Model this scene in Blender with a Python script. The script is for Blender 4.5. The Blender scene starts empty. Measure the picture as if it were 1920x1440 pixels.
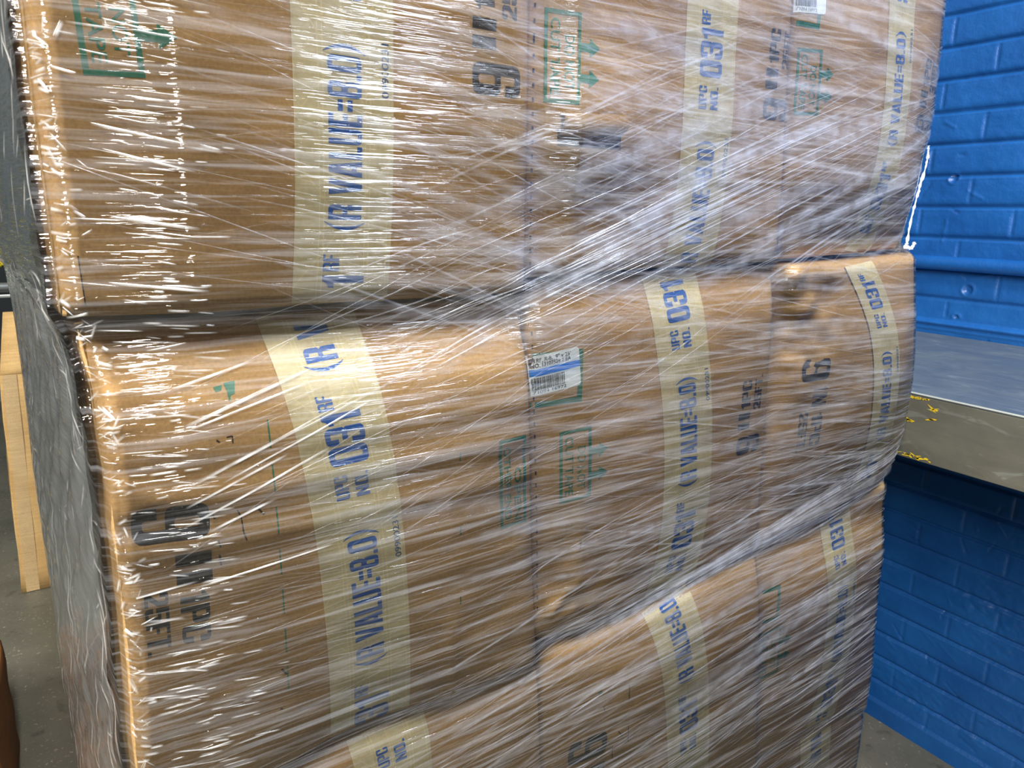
import bpy, bmesh, math, random
import numpy as np
from mathutils import Vector, Matrix
from mathutils.geometry import tessellate_polygon

random.seed(7); rng = np.random.default_rng(7)
sc = bpy.context.scene
COL = sc.collection
R = math.radians

# ------------------------------------------------------------------ camera, light, exposure
CAMH = 1.36                                   # metres; X runs along the pallet face, Y into the room, Z up
cam_d = bpy.data.cameras.new('camera'); cam = bpy.data.objects.new('camera', cam_d); COL.objects.link(cam)
pitch, roll, yaw = R(13.7), R(0.9), R(32.6)
F0 = Vector((math.sin(yaw), math.cos(yaw), 0)); R0 = Vector((math.cos(yaw), -math.sin(yaw), 0)); U0 = Vector((0, 0, 1))
Fv = F0*math.cos(pitch) - U0*math.sin(pitch); Uv = F0*math.sin(pitch) + U0*math.cos(pitch)
Rv = R0*math.cos(roll) + Uv*math.sin(roll); Uv = Uv*math.cos(roll) - R0*math.sin(roll)
cam.matrix_world = Matrix(((Rv.x, Uv.x, -Fv.x, 0), (Rv.y, Uv.y, -Fv.y, 0), (Rv.z, Uv.z, -Fv.z, CAMH), (0, 0, 0, 1)))
cam_d.sensor_width = 36.0; cam_d.lens = 36.0*1331/1920; cam_d.clip_start = 0.02
sc.camera = cam
cam_d.dof.use_dof = True; cam_d.dof.focus_distance = 0.8; cam_d.dof.aperture_fstop = 22.0

sc.view_settings.view_transform = 'Standard'; sc.view_settings.look = 'None'
sc.view_settings.gamma = 1; sc.view_settings.use_curve_mapping = False
sc.view_settings.exposure = 0.30
world = bpy.data.worlds.new('world'); sc.world = world; world.use_nodes = True
bg = world.node_tree.nodes['Background']; bg.inputs[0].default_value = (0.78, 0.80, 0.82, 1); bg.inputs[1].default_value = 0.18

def lamp(name, loc, target, sx, sy, power, color):
    d = bpy.data.lights.new(name, 'AREA'); d.shape = 'RECTANGLE'; d.size = sx; d.size_y = sy
    d.energy = power; d.color = color
    o = bpy.data.objects.new(name, d); COL.objects.link(o); o.location = loc
    o.rotation_euler = (Vector(target) - Vector(loc)).to_track_quat('-Z', 'Y').to_euler()
    return o
lamp('ceiling_and_fill_light', (0.02, -1.9, 3.6), (0.1, 0.5, 1.2), 0.24, 1.4, 120, (1.0, 0.97, 0.90))
lamp('ceiling_and_fill_light', (-2.3, -1.3, 3.5), (1.0, 0.6, 0.8), 0.30, 2.0, 245, (1.0, 0.95, 0.86))
lamp('ceiling_and_fill_light', (1.24, -1.0, 3.3), (0.9, 0.5, 1.0), 0.50, 1.5, 62, (0.80, 0.88, 1.0))  # added bluish fill from the right, tints the streaks in the film
sc.cycles.transparent_max_bounces = 48
sc.cycles.max_bounces = 8
sc.cycles.sample_clamp_indirect = 6.0

# ------------------------------------------------------------------ helpers
def srgb(r, g, b, a=1.0):
    f = lambda c: (c/255)/12.92 if c/255 <= 0.04045 else ((c/255+0.055)/1.055)**2.4
    return (f(r), f(g), f(b), a)

def tag(o, label=None, cat=None, group=None, kind=None):
    if label: o['label'] = label
    if cat: o['category'] = cat
    if group: o['group'] = group
    if kind: o['kind'] = kind
    return o

def link(name, verts, faces, mat=None, parent=None, smooth=False, uvs=None):
    me = bpy.data.meshes.new(name); me.from_pydata([tuple(v) for v in verts], [], [tuple(f) for f in faces])
    if mat: me.materials.append(mat)
    if uvs is not None:
        lay = me.uv_layers.new(name='UVMap')
        vi = np.empty(len(me.loops), dtype=np.int32); me.loops.foreach_get('vertex_index', vi)
        lay.data.foreach_set('uv', np.asarray(uvs, dtype=np.float32)[vi].ravel())
    if smooth: me.polygons.foreach_set('use_smooth', [True]*len(me.polygons))
    me.update()
    o = bpy.data.objects.new(name, me); COL.objects.link(o)
    if parent: o.parent = parent
    return o

def box_mesh(name, x0, x1, y0, y1, z0, z1, mat, parent=None, bevel=0.004, seg=2):
    bm = bmesh.new(); bmesh.ops.create_cube(bm, size=1)
    for v in bm.verts: v.co = Vector(((x0+x1)/2+v.co.x*(x1-x0), (y0+y1)/2+v.co.y*(y1-y0), (z0+z1)/2+v.co.z*(z1-z0)))
    if bevel: bmesh.ops.bevel(bm, geom=list(bm.edges), offset=bevel, segments=seg, affect='EDGES', profile=0.6)
    me = bpy.data.meshes.new(name); bm.to_mesh(me); bm.free(); me.materials.append(mat)
    o = bpy.data.objects.new(name, me); COL.objects.link(o)
    if parent: o.parent = parent
    return o

def lerp(a, b, t): return a+(b-a)*t
def pl(points, ax=0):
    """piecewise linear function through points, keyed by coordinate ax"""
    p = sorted(points, key=lambda q: q[ax]); k = np.array([q[ax] for q in p]); v = np.array([q[1-ax] for q in p])
    return lambda t: np.interp(t, k, v)

# smooth value noise
_ng = np.random.default_rng(3).random((256, 256))
def vnoise(x, y):
    x = np.asarray(x, float); y = np.asarray(y, float)
    xi = np.floor(x).astype(int); yi = np.floor(y).astype(int); fx = x-xi; fy = y-yi
    fx = fx*fx*(3-2*fx); fy = fy*fy*(3-2*fy)
    g = lambda a, b: _ng[a % 256, b % 256]
    return (g(xi, yi)*(1-fx)+g(xi+1, yi)*fx)*(1-fy)+(g(xi, yi+1)*(1-fx)+g(xi+1, yi+1)*fx)*fy
def fbm(x, y, o=4):
    s = 0; a = 1; t = 0
    for i in range(o): s = s+a*vnoise(x*2**i+17*i, y*2**i+5*i); t += a; a *= .5
    return s/t-0.5

# ------------------------------------------------------------------ node material helper
def new_mat(name):
    m = bpy.data.materials.new(name); m.use_nodes = True
    nt = m.node_tree; b = nt.nodes['Principled BSDF']
    return m, nt, b
def N(nt, typ, **kw):
    n = nt.nodes.new(typ)
    for k, v in kw.items():
        if k.startswith('i_'):
            key = k[2:]; key = int(key) if key.isdigit() else key.replace('_', ' ')
            n.inputs[key].default_value = v
        else: setattr(n, k, v)
    return n
def mapping(nt, scale=(1, 1, 1), rot=(0, 0, 0), src='Object'):
    tc = N(nt, 'ShaderNodeTexCoord'); mp = N(nt, 'ShaderNodeMapping')
    mp.inputs['Scale'].default_value = scale; mp.inputs['Rotation'].default_value = rot
    nt.links.new(tc.outputs[src], mp.inputs[0]); return mp.outputs[0]
def noise(nt, vec, scale, detail=3, rough=.55, dist=0.0):
    n = N(nt, 'ShaderNodeTexNoise'); n.inputs['Scale'].default_value = scale; n.inputs['Detail'].default_value = detail
    n.inputs['Roughness'].default_value = rough; n.inputs['Distortion'].default_value = dist
    nt.links.new(vec, n.inputs['Vector']); return n.outputs['Fac']
def ramp(nt, fac, stops):
    r = N(nt, 'ShaderNodeValToRGB'); e = r.color_ramp.elements
    while len(e) < len(stops): e.new(0.5)
    for el, (p, c) in zip(e, stops): el.position = p; el.color = c
    nt.links.new(fac, r.inputs[0]); return r.outputs[0]
def mixc(nt, f, a, b, mode='MIX'):
    m = N(nt, 'ShaderNodeMix', data_type='RGBA', blend_type=mode)
    for s, v in ((0, f), (6, a), (7, b)):
        if isinstance(v, (int, float)): m.inputs[s].default_value = v
        elif isinstance(v, tuple): m.inputs[s].default_value = v
        else: nt.links.new(v, m.inputs[s])
    return m.outputs[2]
def math_(nt, op, a, b=None, clamp=False):
    m = N(nt, 'ShaderNodeMath', operation=op); m.use_clamp = clamp
    for i, v in enumerate((a, b)):
        if v is None: continue
        if isinstance(v, (int, float)): m.inputs[i].default_value = v
        else: nt.links.new(v, m.inputs[i])
    return m.outputs[0]
def bump(nt, b, h, strength=.3, dist=.002):
    n = N(nt, 'ShaderNodeBump'); n.inputs['Strength'].default_value = strength; n.inputs['Distance'].default_value = dist
    nt.links.new(h, n.inputs['Height']); nt.links.new(n.outputs[0], b.inputs['Normal'])
g1 = lambda v: (v, v, v, 1)

def kraft(name, c1, c2, rough=.75):
    m, nt, b = new_mat(name)
    v = mapping(nt)
    big = noise(nt, v, 9, 4, .6, .6)
    sv = mapping(nt, (3, 3, 60)); streak = noise(nt, sv, 3.0, 4, .6, .8)
    fine = noise(nt, v, 420, 2, .6)
    col = mixc(nt, ramp(nt, big, [(.3, g1(0)), (.7, g1(1))]), c1, c2)
    col = mixc(nt, .45, col, mixc(nt, 1.0, col, ramp(nt, streak, [(.3, g1(.68)), (.7, g1(1.2))]), 'MULTIPLY'))
    col = mixc(nt, .5, col, mixc(nt, 1.0, col, ramp(nt, fine, [(.25, g1(.62)), (.75, g1(1.25))]), 'MULTIPLY'))
    nt.links.new(col, b.inputs['Base Color'])
    b.inputs['Roughness'].default_value = rough; b.inputs['Specular IOR Level'].default_value = .25
    h = math_(nt, 'ADD', math_(nt, 'MULTIPLY', fine, .35), math_(nt, 'MULTIPLY', streak, .8))
    bump(nt, b, h, .35, .0012)
    return m
M_kraft = kraft('kraft_cardboard', srgb(190, 156, 106), srgb(168, 135, 90))
M_kraft2 = kraft('tan_cardboard', srgb(206, 172, 118), srgb(190, 154, 100))
M_kraft2b = kraft('packing_tape_tan', srgb(196, 170, 128), srgb(186, 158, 116), .4)
M_kraft3 = kraft('brown_cardboard', srgb(140, 92, 48), srgb(122, 78, 40))
M_inner, nt, b = new_mat('cardboard_inside'); b.inputs['Base Color'].default_value = srgb(120, 80, 45); b.inputs['Roughness'].default_value = .8

def ink(name, c, wear=.35):
    m, nt, b = new_mat(name); v = mapping(nt)
    n = noise(nt, v, 260, 3, .7)
    nt.links.new(mixc(nt, ramp(nt, n, [(.42, g1(0)), (.75, g1(wear))]), c, srgb(170, 150, 120)), b.inputs['Base Color'])
    b.inputs['Roughness'].default_value = .55
    return m
M_blue = ink('blue_ink', srgb(14, 84, 164), .15)
M_black = ink('black_ink', srgb(30, 26, 26), .12)
M_green = ink('green_ink', srgb(14, 112, 84), .15)
M_num = ink('number_ink', srgb(36, 84, 140), .3)
M_dark, nt, b = new_mat('dark_slit_and_shade'); b.inputs['Base Color'].default_value = srgb(48, 32, 24); b.inputs['Roughness'].default_value = .9  # slits and pen lines, also the painted shade under the flap
M_white, nt, b = new_mat('label_paper'); b.inputs['Base Color'].default_value = srgb(232, 240, 242); b.inputs['Roughness'].default_value = .45
M_lblue, nt, b = new_mat('label_blue'); b.inputs['Base Color'].default_value = srgb(0, 130, 235); b.inputs['Roughness'].default_value = .45

# reinforced gummed tape, u = metres across, v = metres along
def tape_mat():
    m, nt, b = new_mat('reinforced_paper_tape')
    tc = N(nt, 'ShaderNodeTexCoord'); sp = N(nt, 'ShaderNodeSeparateXYZ'); nt.links.new(tc.outputs['UV'], sp.inputs[0])
    u, v = sp.outputs[0], sp.outputs[1]
    wob = math_(nt, 'MULTIPLY', math_(nt, 'SUBTRACT', noise(nt, mapping(nt, src='UV'), 14, 2), .5), .006)
    uu = math_(nt, 'ADD', u, wob)
    def lines(expr, period, width):
        f = math_(nt, 'FRACT', math_(nt, 'DIVIDE', expr, period))
        d = math_(nt, 'ABSOLUTE', math_(nt, 'SUBTRACT', f, .5))
        return math_(nt, 'LESS_THAN', d, width/period)
    L = lines(math_(nt, 'ADD', uu, .1), .0178, .00035)
    L = math_(nt, 'MAXIMUM', L, lines(math_(nt, 'ADD', uu, .1053), .0355, .0004))
    L = math_(nt, 'MAXIMUM', L, lines(math_(nt, 'ADD', uu, math_(nt, 'MULTIPLY', v, .75)), .082, .0004))
    L = math_(nt, 'MAXIMUM', L, lines(math_(nt, 'SUBTRACT', uu, math_(nt, 'MULTIPLY', v, .75)), .091, .0004))
    L = math_(nt, 'MAXIMUM', L, lines(v, .031, .0003))
    big = noise(nt, mapping(nt), 22, 4, .65)
    fine = noise(nt, mapping(nt), 300, 2)
    base = mixc(nt, ramp(nt, big, [(.3, g1(0)), (.7, g1(1))]), srgb(208, 196, 158), srgb(190, 176, 138))
    base = mixc(nt, .35, base, mixc(nt, 1.0, base, ramp(nt, fine, [(.3, g1(.75)), (.7, g1(1.2))]), 'MULTIPLY'))
    col = mixc(nt, math_(nt, 'MULTIPLY', L, .5), base, srgb(232, 216, 160))
    nt.links.new(col, b.inputs['Base Color']); b.inputs['Roughness'].default_value = .5
    bump(nt, b, math_(nt, 'ADD', L, math_(nt, 'MULTIPLY', big, 1.5)), .25, .0006)
    return m
M_tape = tape_mat()

# ------------------------------------------------------------------ heavy condensed lettering
def rr(x0, y0, x1, y1, r):
    return rnd([(x0, y0), (x1, y0), (x1, y1), (x0, y1)], [r]*4)
def rnd(p, rad):
    out = []; n = len(p)
    for i in range(n):
        r = rad[i] if isinstance(rad, (list, tuple)) else rad.get(i, 0)
        if r <= 0: out.append(p[i]); continue
        a, c, b = Vector(p[i-1]), Vector(p[i]), Vector(p[(i+1) % n])
        d1 = (a-c); d2 = (b-c); r = min(r, d1.length*.49, d2.length*.49)
        s = c+d1.normalized()*r; e = c+d2.normalized()*r
        for k in range(5):
            t = k/4; q = s*(1-t)**2+c*2*t*(1-t)+e*t*t; out.append((q.x, q.y))
    return out
def arc_paren(flip):
    o, n = [], 10
    for k in range(n+1):
        t = k/n; y = -.12+1.24*t; o.append((.24-.24*math.sin(math.pi*t)**.8 if 0 < t < 1 else .24, y))
    for k in range(n, -1, -1):
        t = k/n; y = -.12+1.24*t; o.append((.26-.14*(math.sin(math.pi*t)**.8 if 0 < t < 1 else 0), y))
    if flip: o = [(.26-x, y) for x, y in o]
    return o
_oc = .15
GL = {
 '0': (.44, [[rr(0, 0, .44, 1, _oc), rr(.155, .14, .285, .86, .055)]]),
 'O': (.44, [[rr(0, 0, .44, 1, _oc), rr(.155, .14, .285, .86, .055)]]),
 '8': (.44, [[rr(0, 0, .44, .53, _oc), rr(.155, .13, .285, .42, .055)], [rr(.01, .48, .43, 1, _oc), rr(.155, .6, .285, .87, .055)]]),
 '3': (.44, [[rnd([(0, 0), (.44, 0), (.44, .47), (.395, .5), (.44, .54), (.44, 1), (0, 1), (0, .68), (.155, .68), (.155, .87), (.285, .87), (.285, .58), (.12, .58), (.12, .44), (.285, .44), (.285, .13), (.155, .13), (.155, .34), (0, .34)], {0: _oc, 1: _oc, 5: _oc, 6: _oc, 8: 0})]]),
 '1': (.29, [[[(.11, 0), (.27, 0), (.27, 1), (.15, 1), (.10, .9), (0, .84), (0, .72), (.11, .74)]]]),
 '9': (.44, [[rnd([(0, .42), (0, 1), (.44, 1), (.44, 0), (0, 0), (0, .32), (.155, .32), (.155, .13), (.285, .13), (.285, .42)], {0: .12, 1: _oc, 2: _oc, 3: _oc, 4: _oc, 7: .05, 8: .05}), rr(.155, .54, .285, .87, .05)]]),
 '2': (.44, [[rnd([(0, 0), (.44, 0), (.44, .15), (.2, .15), (.44, .52), (.44, 1), (0, 1), (0, .64), (.155, .64), (.155, .87), (.285, .87), (.285, .58), (0, .16)], {5: _oc, 6: _oc, 9: .05, 10: .05})]]),
 '5': (.44, [[rnd([(0, .34), (0, 0), (.44, 0), (.44, .66), (.155, .66), (.155, .86), (.42, .86), (.42, 1), (0, 1), (0, .46), (.155, .46), (.155, .52), (.285, .52), (.285, .13), (.155, .13), (.155, .34)], {1: _oc, 2: _oc, 3: .13, 13: .05, 14: .05})]]),
 'R': (.45, [[rnd([(0, 0), (.155, 0), (.155, .43), (.285, .43), (.285, 0), (.45, 0), (.44, .43), (.37, .5), (.44, .57), (.44, 1), (0, 1)], {9: _oc}), rr(.155, .57, .285, .86, .04)]]),
 'P': (.44, [[rnd([(0, 0), (.155, 0), (.155, .38), (.44, .38), (.44, 1), (0, 1)], {3: .12, 4: _oc}), rr(.155, .51, .285, .86, .04)]]),
 'V': (.46, [[[(.14, 0), (.32, 0), (.46, 1), (.30, 1), (.23, .34), (.16, 1), (0, 1)]]]),
 'A': (.46, [[[(0, 0), (.15, 0), (.168, .17), (.292, .17), (.31, 0), (.46, 0), (.33, 1), (.13, 1)], [(.185, .32), (.275, .32), (.23, .72)]]]),
 'L': (.36, [[[(0, 0), (.36, 0), (.36, .15), (.155, .15), (.155, 1), (0, 1)]]]),
 'U': (.44, [[rnd([(0, 0), (.44, 0), (.44, 1), (.285, 1), (.285, .13), (.155, .13), (.155, 1), (0, 1)], {0: _oc, 1: _oc})]]),
 'E': (.37, [[[(0, 0), (.37, 0), (.37, .15), (.155, .15), (.155, .43), (.34, .43), (.34, .57), (.155, .57), (.155, .85), (.37, .85), (.37, 1), (0, 1)]]]),
 'F': (.36, [[[(0, 0), (.155, 0), (.155, .42), (.33, .42), (.33, .56), (.155, .56), (.155, .85), (.36, .85), (.36, 1), (0, 1)]]]),
 'N': (.45, [[[(0, 0), (.14, 0), (.14, .56), (.30, 0), (.45, 0), (.45, 1), (.31, 1), (.31, .46), (.15, 1), (0, 1)]]]),
 'C': (.44, [[rnd([(0, 0), (.44, 0), (.44, .38), (.285, .38), (.285, .13), (.155, .13), (.155, .87), (.285, .87), (.285, .62), (.44, .62), (.44, 1), (0, 1)], {0: _oc, 1: _oc, 10: _oc, 11: _oc})]]),
 'T': (.40, [[[(.12, 0), (.28, 0), (.28, .85), (.40, .85), (.40, 1), (0, 1), (0, .85), (.12, .85)]]]),
 '(': (.26, [[arc_paren(False)]]), ')': (.26, [[arc_paren(True)]]),
 '=': (.32, [[rr(0, .28, .32, .43, 0), ], [rr(0, .57, .32, .72, 0)]]),
 '.': (.15, [[rr(0, 0, .15, .15, 0)]]),
 '"': (.46, [[rr(0, .52, .18, 1, .01)], [rr(.27, .52, .45, 1, .01)]]),
 ' ': (.17, []),
}
def heavy(text, length, height, ox=0, oy=0, gap=.055):
    """list of [outer, hole..] polygons; x along the reading direction, fitted to length"""
    x = 0; out = []
    for ch in text:
        w, pcs = GL[ch]
        for pc in pcs: out.append([[(px+x, py) for px, py in ring] for ring in pc])
        x += w+gap
    tot = x-gap; sx = length/tot
    return [[[(ox+px*sx, oy+py*height) for px, py in ring] for ring in pc] for pc in out]
def rect(x0, y0, x1, y1): return [[(x0, y0), (x1, y0), (x1, y1), (x0, y1)]]

def triangulate(poly, grid=.006):
    """(verts, faces) of one polygon with holes, cut along a grid so it can follow a curved board"""
    pts = [p for ring in poly for p in ring]
    tris = tessellate_polygon([[Vector((x, y, 0)) for x, y in ring] for ring in poly])
    xs = [p[0] for p in pts]; ys = [p[1] for p in pts]
    if not grid or (max(xs)-min(xs) < grid*1.6 and max(ys)-min(ys) < grid*1.6): return pts, tris
    bm = bmesh.new(); vv = [bm.verts.new((x, y, 0)) for x, y in pts]
    for t in tris:
        if len(set(t)) == 3:
            try: bm.faces.new([vv[i] for i in t])
            except ValueError: pass
    for ax, lo, hi in ((0, min(xs), max(xs)), (1, min(ys), max(ys))):
        n = int((hi-lo)/grid)
        for i in range(1, n+1):
            co = Vector((0, 0, 0)); co[ax] = lo+(hi-lo)*i/(n+1); no = Vector((0, 0, 0)); no[ax] = 1
            bmesh.ops.bisect_plane(bm, geom=bm.verts[:]+bm.edges[:]+bm.faces[:], plane_co=co, plane_no=no, dist=1e-6)
    bm.verts.index_update(); r = [(v.co.x, v.co.y) for v in bm.verts], [tuple(v.index for v in f.verts) for f in bm.faces]
    bm.free(); return r

_tc = {}
def sans(text, length, height, ox=0, oy=0):
    """light lettering from the built-in font as (verts, faces), fitted to a box"""
    if text not in _tc:
        cu = bpy.data.curves.new('t', 'FONT'); cu.body = text; cu.resolution_u = 3
        cu.offset = 0.012
        o = bpy.data.objects.new('t', cu); COL.objects.link(o); dg = bpy.context.evaluated_depsgraph_get()
        me = o.evaluated_get(dg).to_mesh()
        vs = [(v.co.x, v.co.y) for v in me.vertices]; fs = [tuple(p.vertices) for p in me.polygons]
        o.evaluated_get(dg).to_mesh_clear(); bpy.data.objects.remove(o); bpy.data.curves.remove(cu)
        x0 = min(v[0] for v in vs); x1 = max(v[0] for v in vs)
        _tc[text] = ([((x-x0)/(x1-x0), y/.72) for x, y in vs], fs)
    vs, fs = _tc[text]
    return [(ox+x*length, oy+y*height) for x, y in vs], fs

# ------------------------------------------------------------------ box faces
D = .527; DEPTH = .95
class Face:
    """front panel of one carton: outline in (X, Z) metres and how far it stands out of the plane Y = D"""
    def __init__(s, L, Rr, B, T, out, bulge, extra=None):
        s.L, s.R, s.B, s.T = pl(L, 1), pl(Rr, 1), pl(B, 0), pl(T, 0)
        s.out, s.bulge, s.extra = out, bulge, extra
    def uv(s, x, z):
        l, r, b, t = s.L(z), s.R(z), s.B(x), s.T(x)
        return (x-l)/(r-l), (z-b)/(t-b), r-l, t-b
    def point(s, u, v):
        z = lerp(.5*(s.B(s.L(1.0))+s.B(s.R(1.0))), .5*(s.T(s.L(1.0))+s.T(s.R(1.0))), v)
        for _ in range(6):
            x = lerp(s.L(z), s.R(z), u); z = lerp(s.B(x), s.T(x), v)
        return x, z
    def h(s, x, z):
        x = np.asarray(x, float); z = np.asarray(z, float)
        u, v, w, hh = s.uv(x, z); cu = np.clip(u, 0, 1); cv = np.clip(v, 0, 1)
        o = s.out -.008 + .55*s.bulge*(np.sin(math.pi*cu)**.6)*(np.sin(math.pi*cv)**.7)
        o = o + .0022*fbm(x*7+s.out*900, z*16) + .0008*fbm(x*10, z*70+s.out*500)
        if s.extra is not None: o = o+s.extra(x, z)
        rad = .009
        for d in (cu*w, (1-cu)*w, cv*hh, (1-cv)*hh):
            q = np.clip((rad-d)/rad, 0, 1); o = o-rad*.8*(1-np.sqrt(np.maximum(1-q*q, 0)))
        return o
    def y(s, x, z, eps=0.0): return D-s.h(x, z)-eps

def crease(x, z, x0, z0, x1, z1, w, h):
    dx, dz = x1-x0, z1-z0; L = math.hypot(dx, dz); t = np.clip(((x-x0)*dx+(z-z0)*dz)/L/L, 0, 1)
    d = np.hypot(x-x0-t*dx, z-z0-t*dz); return h*np.maximum(0, 1-d/w)*np.minimum(1, 8*np.minimum(t, 1-t)+.3)
def blob(x, z, cx, cz, rx, rz): return np.exp(-(((x-cx)/rx)**2+((z-cz)/rz)**2))

def ex_TL(x, z):
    return -.08*np.maximum(0, .079-x) + .0012*np.exp(-((x-.079)/.006)**2)
def ex_ML(x, z):
    e = -.05*np.maximum(0, .075-x) + .0008*np.exp(-((x-.06)/.006)**2)
    e = e - .013*np.exp(-((1.282-z)/.045)**2)*(1+.6*vnoise(x*9, z*3))
    e = e + crease(x, z, .012, 1.176, .05, 1.155, .006, .003) + crease(x, z, .012, 1.176, .014, 1.12, .006, .003)
    e = e + (blob(x, z, .03, 1.235, .03, .03)*.012*fbm(x*40, z*60)) + crease(x, z, .012, 1.222, .06, 1.226, .006, -.003)
    e = e + .0015*np.exp(-((x-.275)/.003)**2)*(z < .99) + .004*np.exp(-((z-1.14)/.05)**2)*np.sin(z*170)*.25
    return e
def ex_MM(x, z):
    e = -.006*np.exp(-((1.30-z)/.03)**2)
    e = e + blob(x, z, .41, .965, .035, .035)*(.032*fbm(x*38, z*38)-.006)
    e = e + crease(x, z, .385, .955, .43, .985, .006, .005) + crease(x, z, .38, .935, .42, .95, .006, .004) + crease(x, z, .385, .99, .392, .94, .005, .004)
    e = e + .0012*np.exp(-((x-.425)/.003)**2)
    return e
def ex_MR(x, z):
    e = blob(x, z, .745, 1.25, .055, .07)*(.03*fbm(x*30, z*34)) + crease(x, z, .715, 1.275, .78, 1.262, .006, .004)
    e = e + crease(x, z, .725, 1.20, .80, 1.185, .005, -.004) + crease(x, z, .76, 1.20, .79, 1.17, .005, -.003)
    e = e - .02*np.exp(-((x-.705)/.02)**2)*np.clip((z-1.10)/.1, 0, 1) + .011*np.sin(np.clip((1.31-z)/.33, 0, 1)*math.pi)*np.clip((x-.72)/.3, 0, 1)
    return e - .6*np.maximum(0, x-.965)**1.5
def ex_TR(x, z): return -.3*np.maximum(0, x-.93)**1.5 - .008*np.clip((1.40-z)/.1, 0, 1)
def ex_TM(x, z): return .0015*np.exp(-((x-.40)/.004)**2)
def ex_B(x, z): return -.007*np.exp(-((.94-z)/.05)**2)

top = 1.675
s1 = [(.352, 1.68), (.3528, 1.527), (.3536, 1.417), (.354, 1.29)]
s2 = [(.680, 1.68), (.6869, 1.578), (.6905, 1.532), (.7, 1.402), (.7036, 1.30)]
m1 = [(.357, 1.31), (.3602, 1.215), (.3677, 1.053), (.3758, .932), (.380, .88)]
m2 = [(.7027, 1.31), (.707, 1.241), (.711, 1.144), (.7147, 1.054), (.719, .967), (.716, .93)]
b1 = [(.378, .94), (.3876, .77), (.394, .50)]
b2 = [(.7215, .96), (.7256, .936), (.748, .764), (.768, .59), (.772, .5)]
FC = {
 'TL': Face([(.0035, 1.68), (.003, 1.473), (.0015, 1.42), (.002, 1.346), (.001, 1.28)], s1, [(0, 1.288), (.09, 1.2865), (.15, 1.288), (.22, 1.2888), (.30, 1.2875), (.354, 1.2895)], [(0, top), (.36, top)], .004, .006, ex_TL),
 'TM': Face(s1, s2, [(.354, 1.301), (.484, 1.305), (.70, 1.308)], [(.35, top+.004), (.7, top+.002)], .000, .007, ex_TM),
 'TR': Face(s2, [(.980, 1.68), (.984, 1.622), (.990, 1.565), (.994, 1.499), (.991, 1.46), (.984, 1.44), (.975, 1.379), (.9655, 1.32), (.965, 1.30)], [(.70, 1.3085), (.83, 1.312), (.97, 1.318)], [(.68, top-.002), (.98, top)], .000, .010, ex_TR),
 'ML': Face([(.0073, 1.29), (.0085, 1.262), (.0125, 1.2395), (.0119, 1.2), (.0134, 1.176), (.0111, 1.138), (.0116, 1.10), (.0108, 1.065), (.0096, 1.022), (.007, .972), (.006, .88)], m1, [(0, .893), (.12, .8944), (.156, .9046), (.194, .9074), (.238, .9045), (.274, .8984), (.38, .9004)], [(0, 1.2805), (.055, 1.282), (.125, 1.281), (.207, 1.284), (.277, 1.2853), (.36, 1.2853)], .004, .010, ex_ML),
 'MM': Face(m1, m2, [(.37, .9278), (.395, .922), (.423, .919), (.514, .926), (.5975, .935), (.72, .9423)], [(.355, 1.2975), (.4846, 1.301), (.558, 1.302), (.704, 1.304)], .001, .008, ex_MM),
 'MR': Face(m2, [(.985, 1.33), (.9935, 1.3126), (1.010, 1.22), (1.0235, 1.142), (1.0315, 1.061), (1.0255, 1.02), (1.0125, .981), (1.01, .95)], [(.71, .9462), (.865, .956), (1.02, .992)], [(.70, 1.3045), (.83, 1.3065), (1.0, 1.3135)], .002, .008, ex_MR),
 'BL': Face([(.006, .91), (.004, .5)], b1, [(0, .52), (.4, .525)], [(0, .888), (.125, .889), (.16, .8985), (.238, .9), (.372, .895)], .003, .008, ex_B),
 'BM': Face(b1, b2, [(.38, .55), (.77, .57)], [(.376, .913), (.43, .908), (.514, .913), (.717, .931)], .004, .008, ex_B),
 'BR': Face(b2, [(1.0140, .985), (1.024, .853), (1.024, .80), (1.043, .655), (1.046, .56)], [(.76, .60), (.832, .601), (.894, .600), (1.01, .584), (1.04, .570)], [(.72, .938), (.865, .9495), (1.02, .977)], .002, .010, ex_B),
 'FL': Face([(.006, .54), (.004, .15)], [(.392, .54), (.386, .14)], [(0, .147), (.4, .147)], [(0, .517), (.4, .522)], .002, .008),
 'FM': Face([(.392, .57), (.386, .14)], [(.760, .58), (.752, .14)], [(.38, .147), (.77, .147)], [(.38, .547), (.77, .566)], .001, .008),
 'FR': Face([(.760, .60), (.752, .14)], [(1.040, .60), (1.044, .50), (1.04, .14)], [(.75, .147), (1.05, .147)], [(.76, .596), (.832, .597), (.894, .596), (1.01, .580), (1.04, .566)], .001, .008),
}
LEAN = {'TL': (-.10, 0), 'ML': (-.075, 0), 'BL': (-.075, 0), 'FL': (-.075, 0)}   # how far the back of the left cartons stands out sideways

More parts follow.
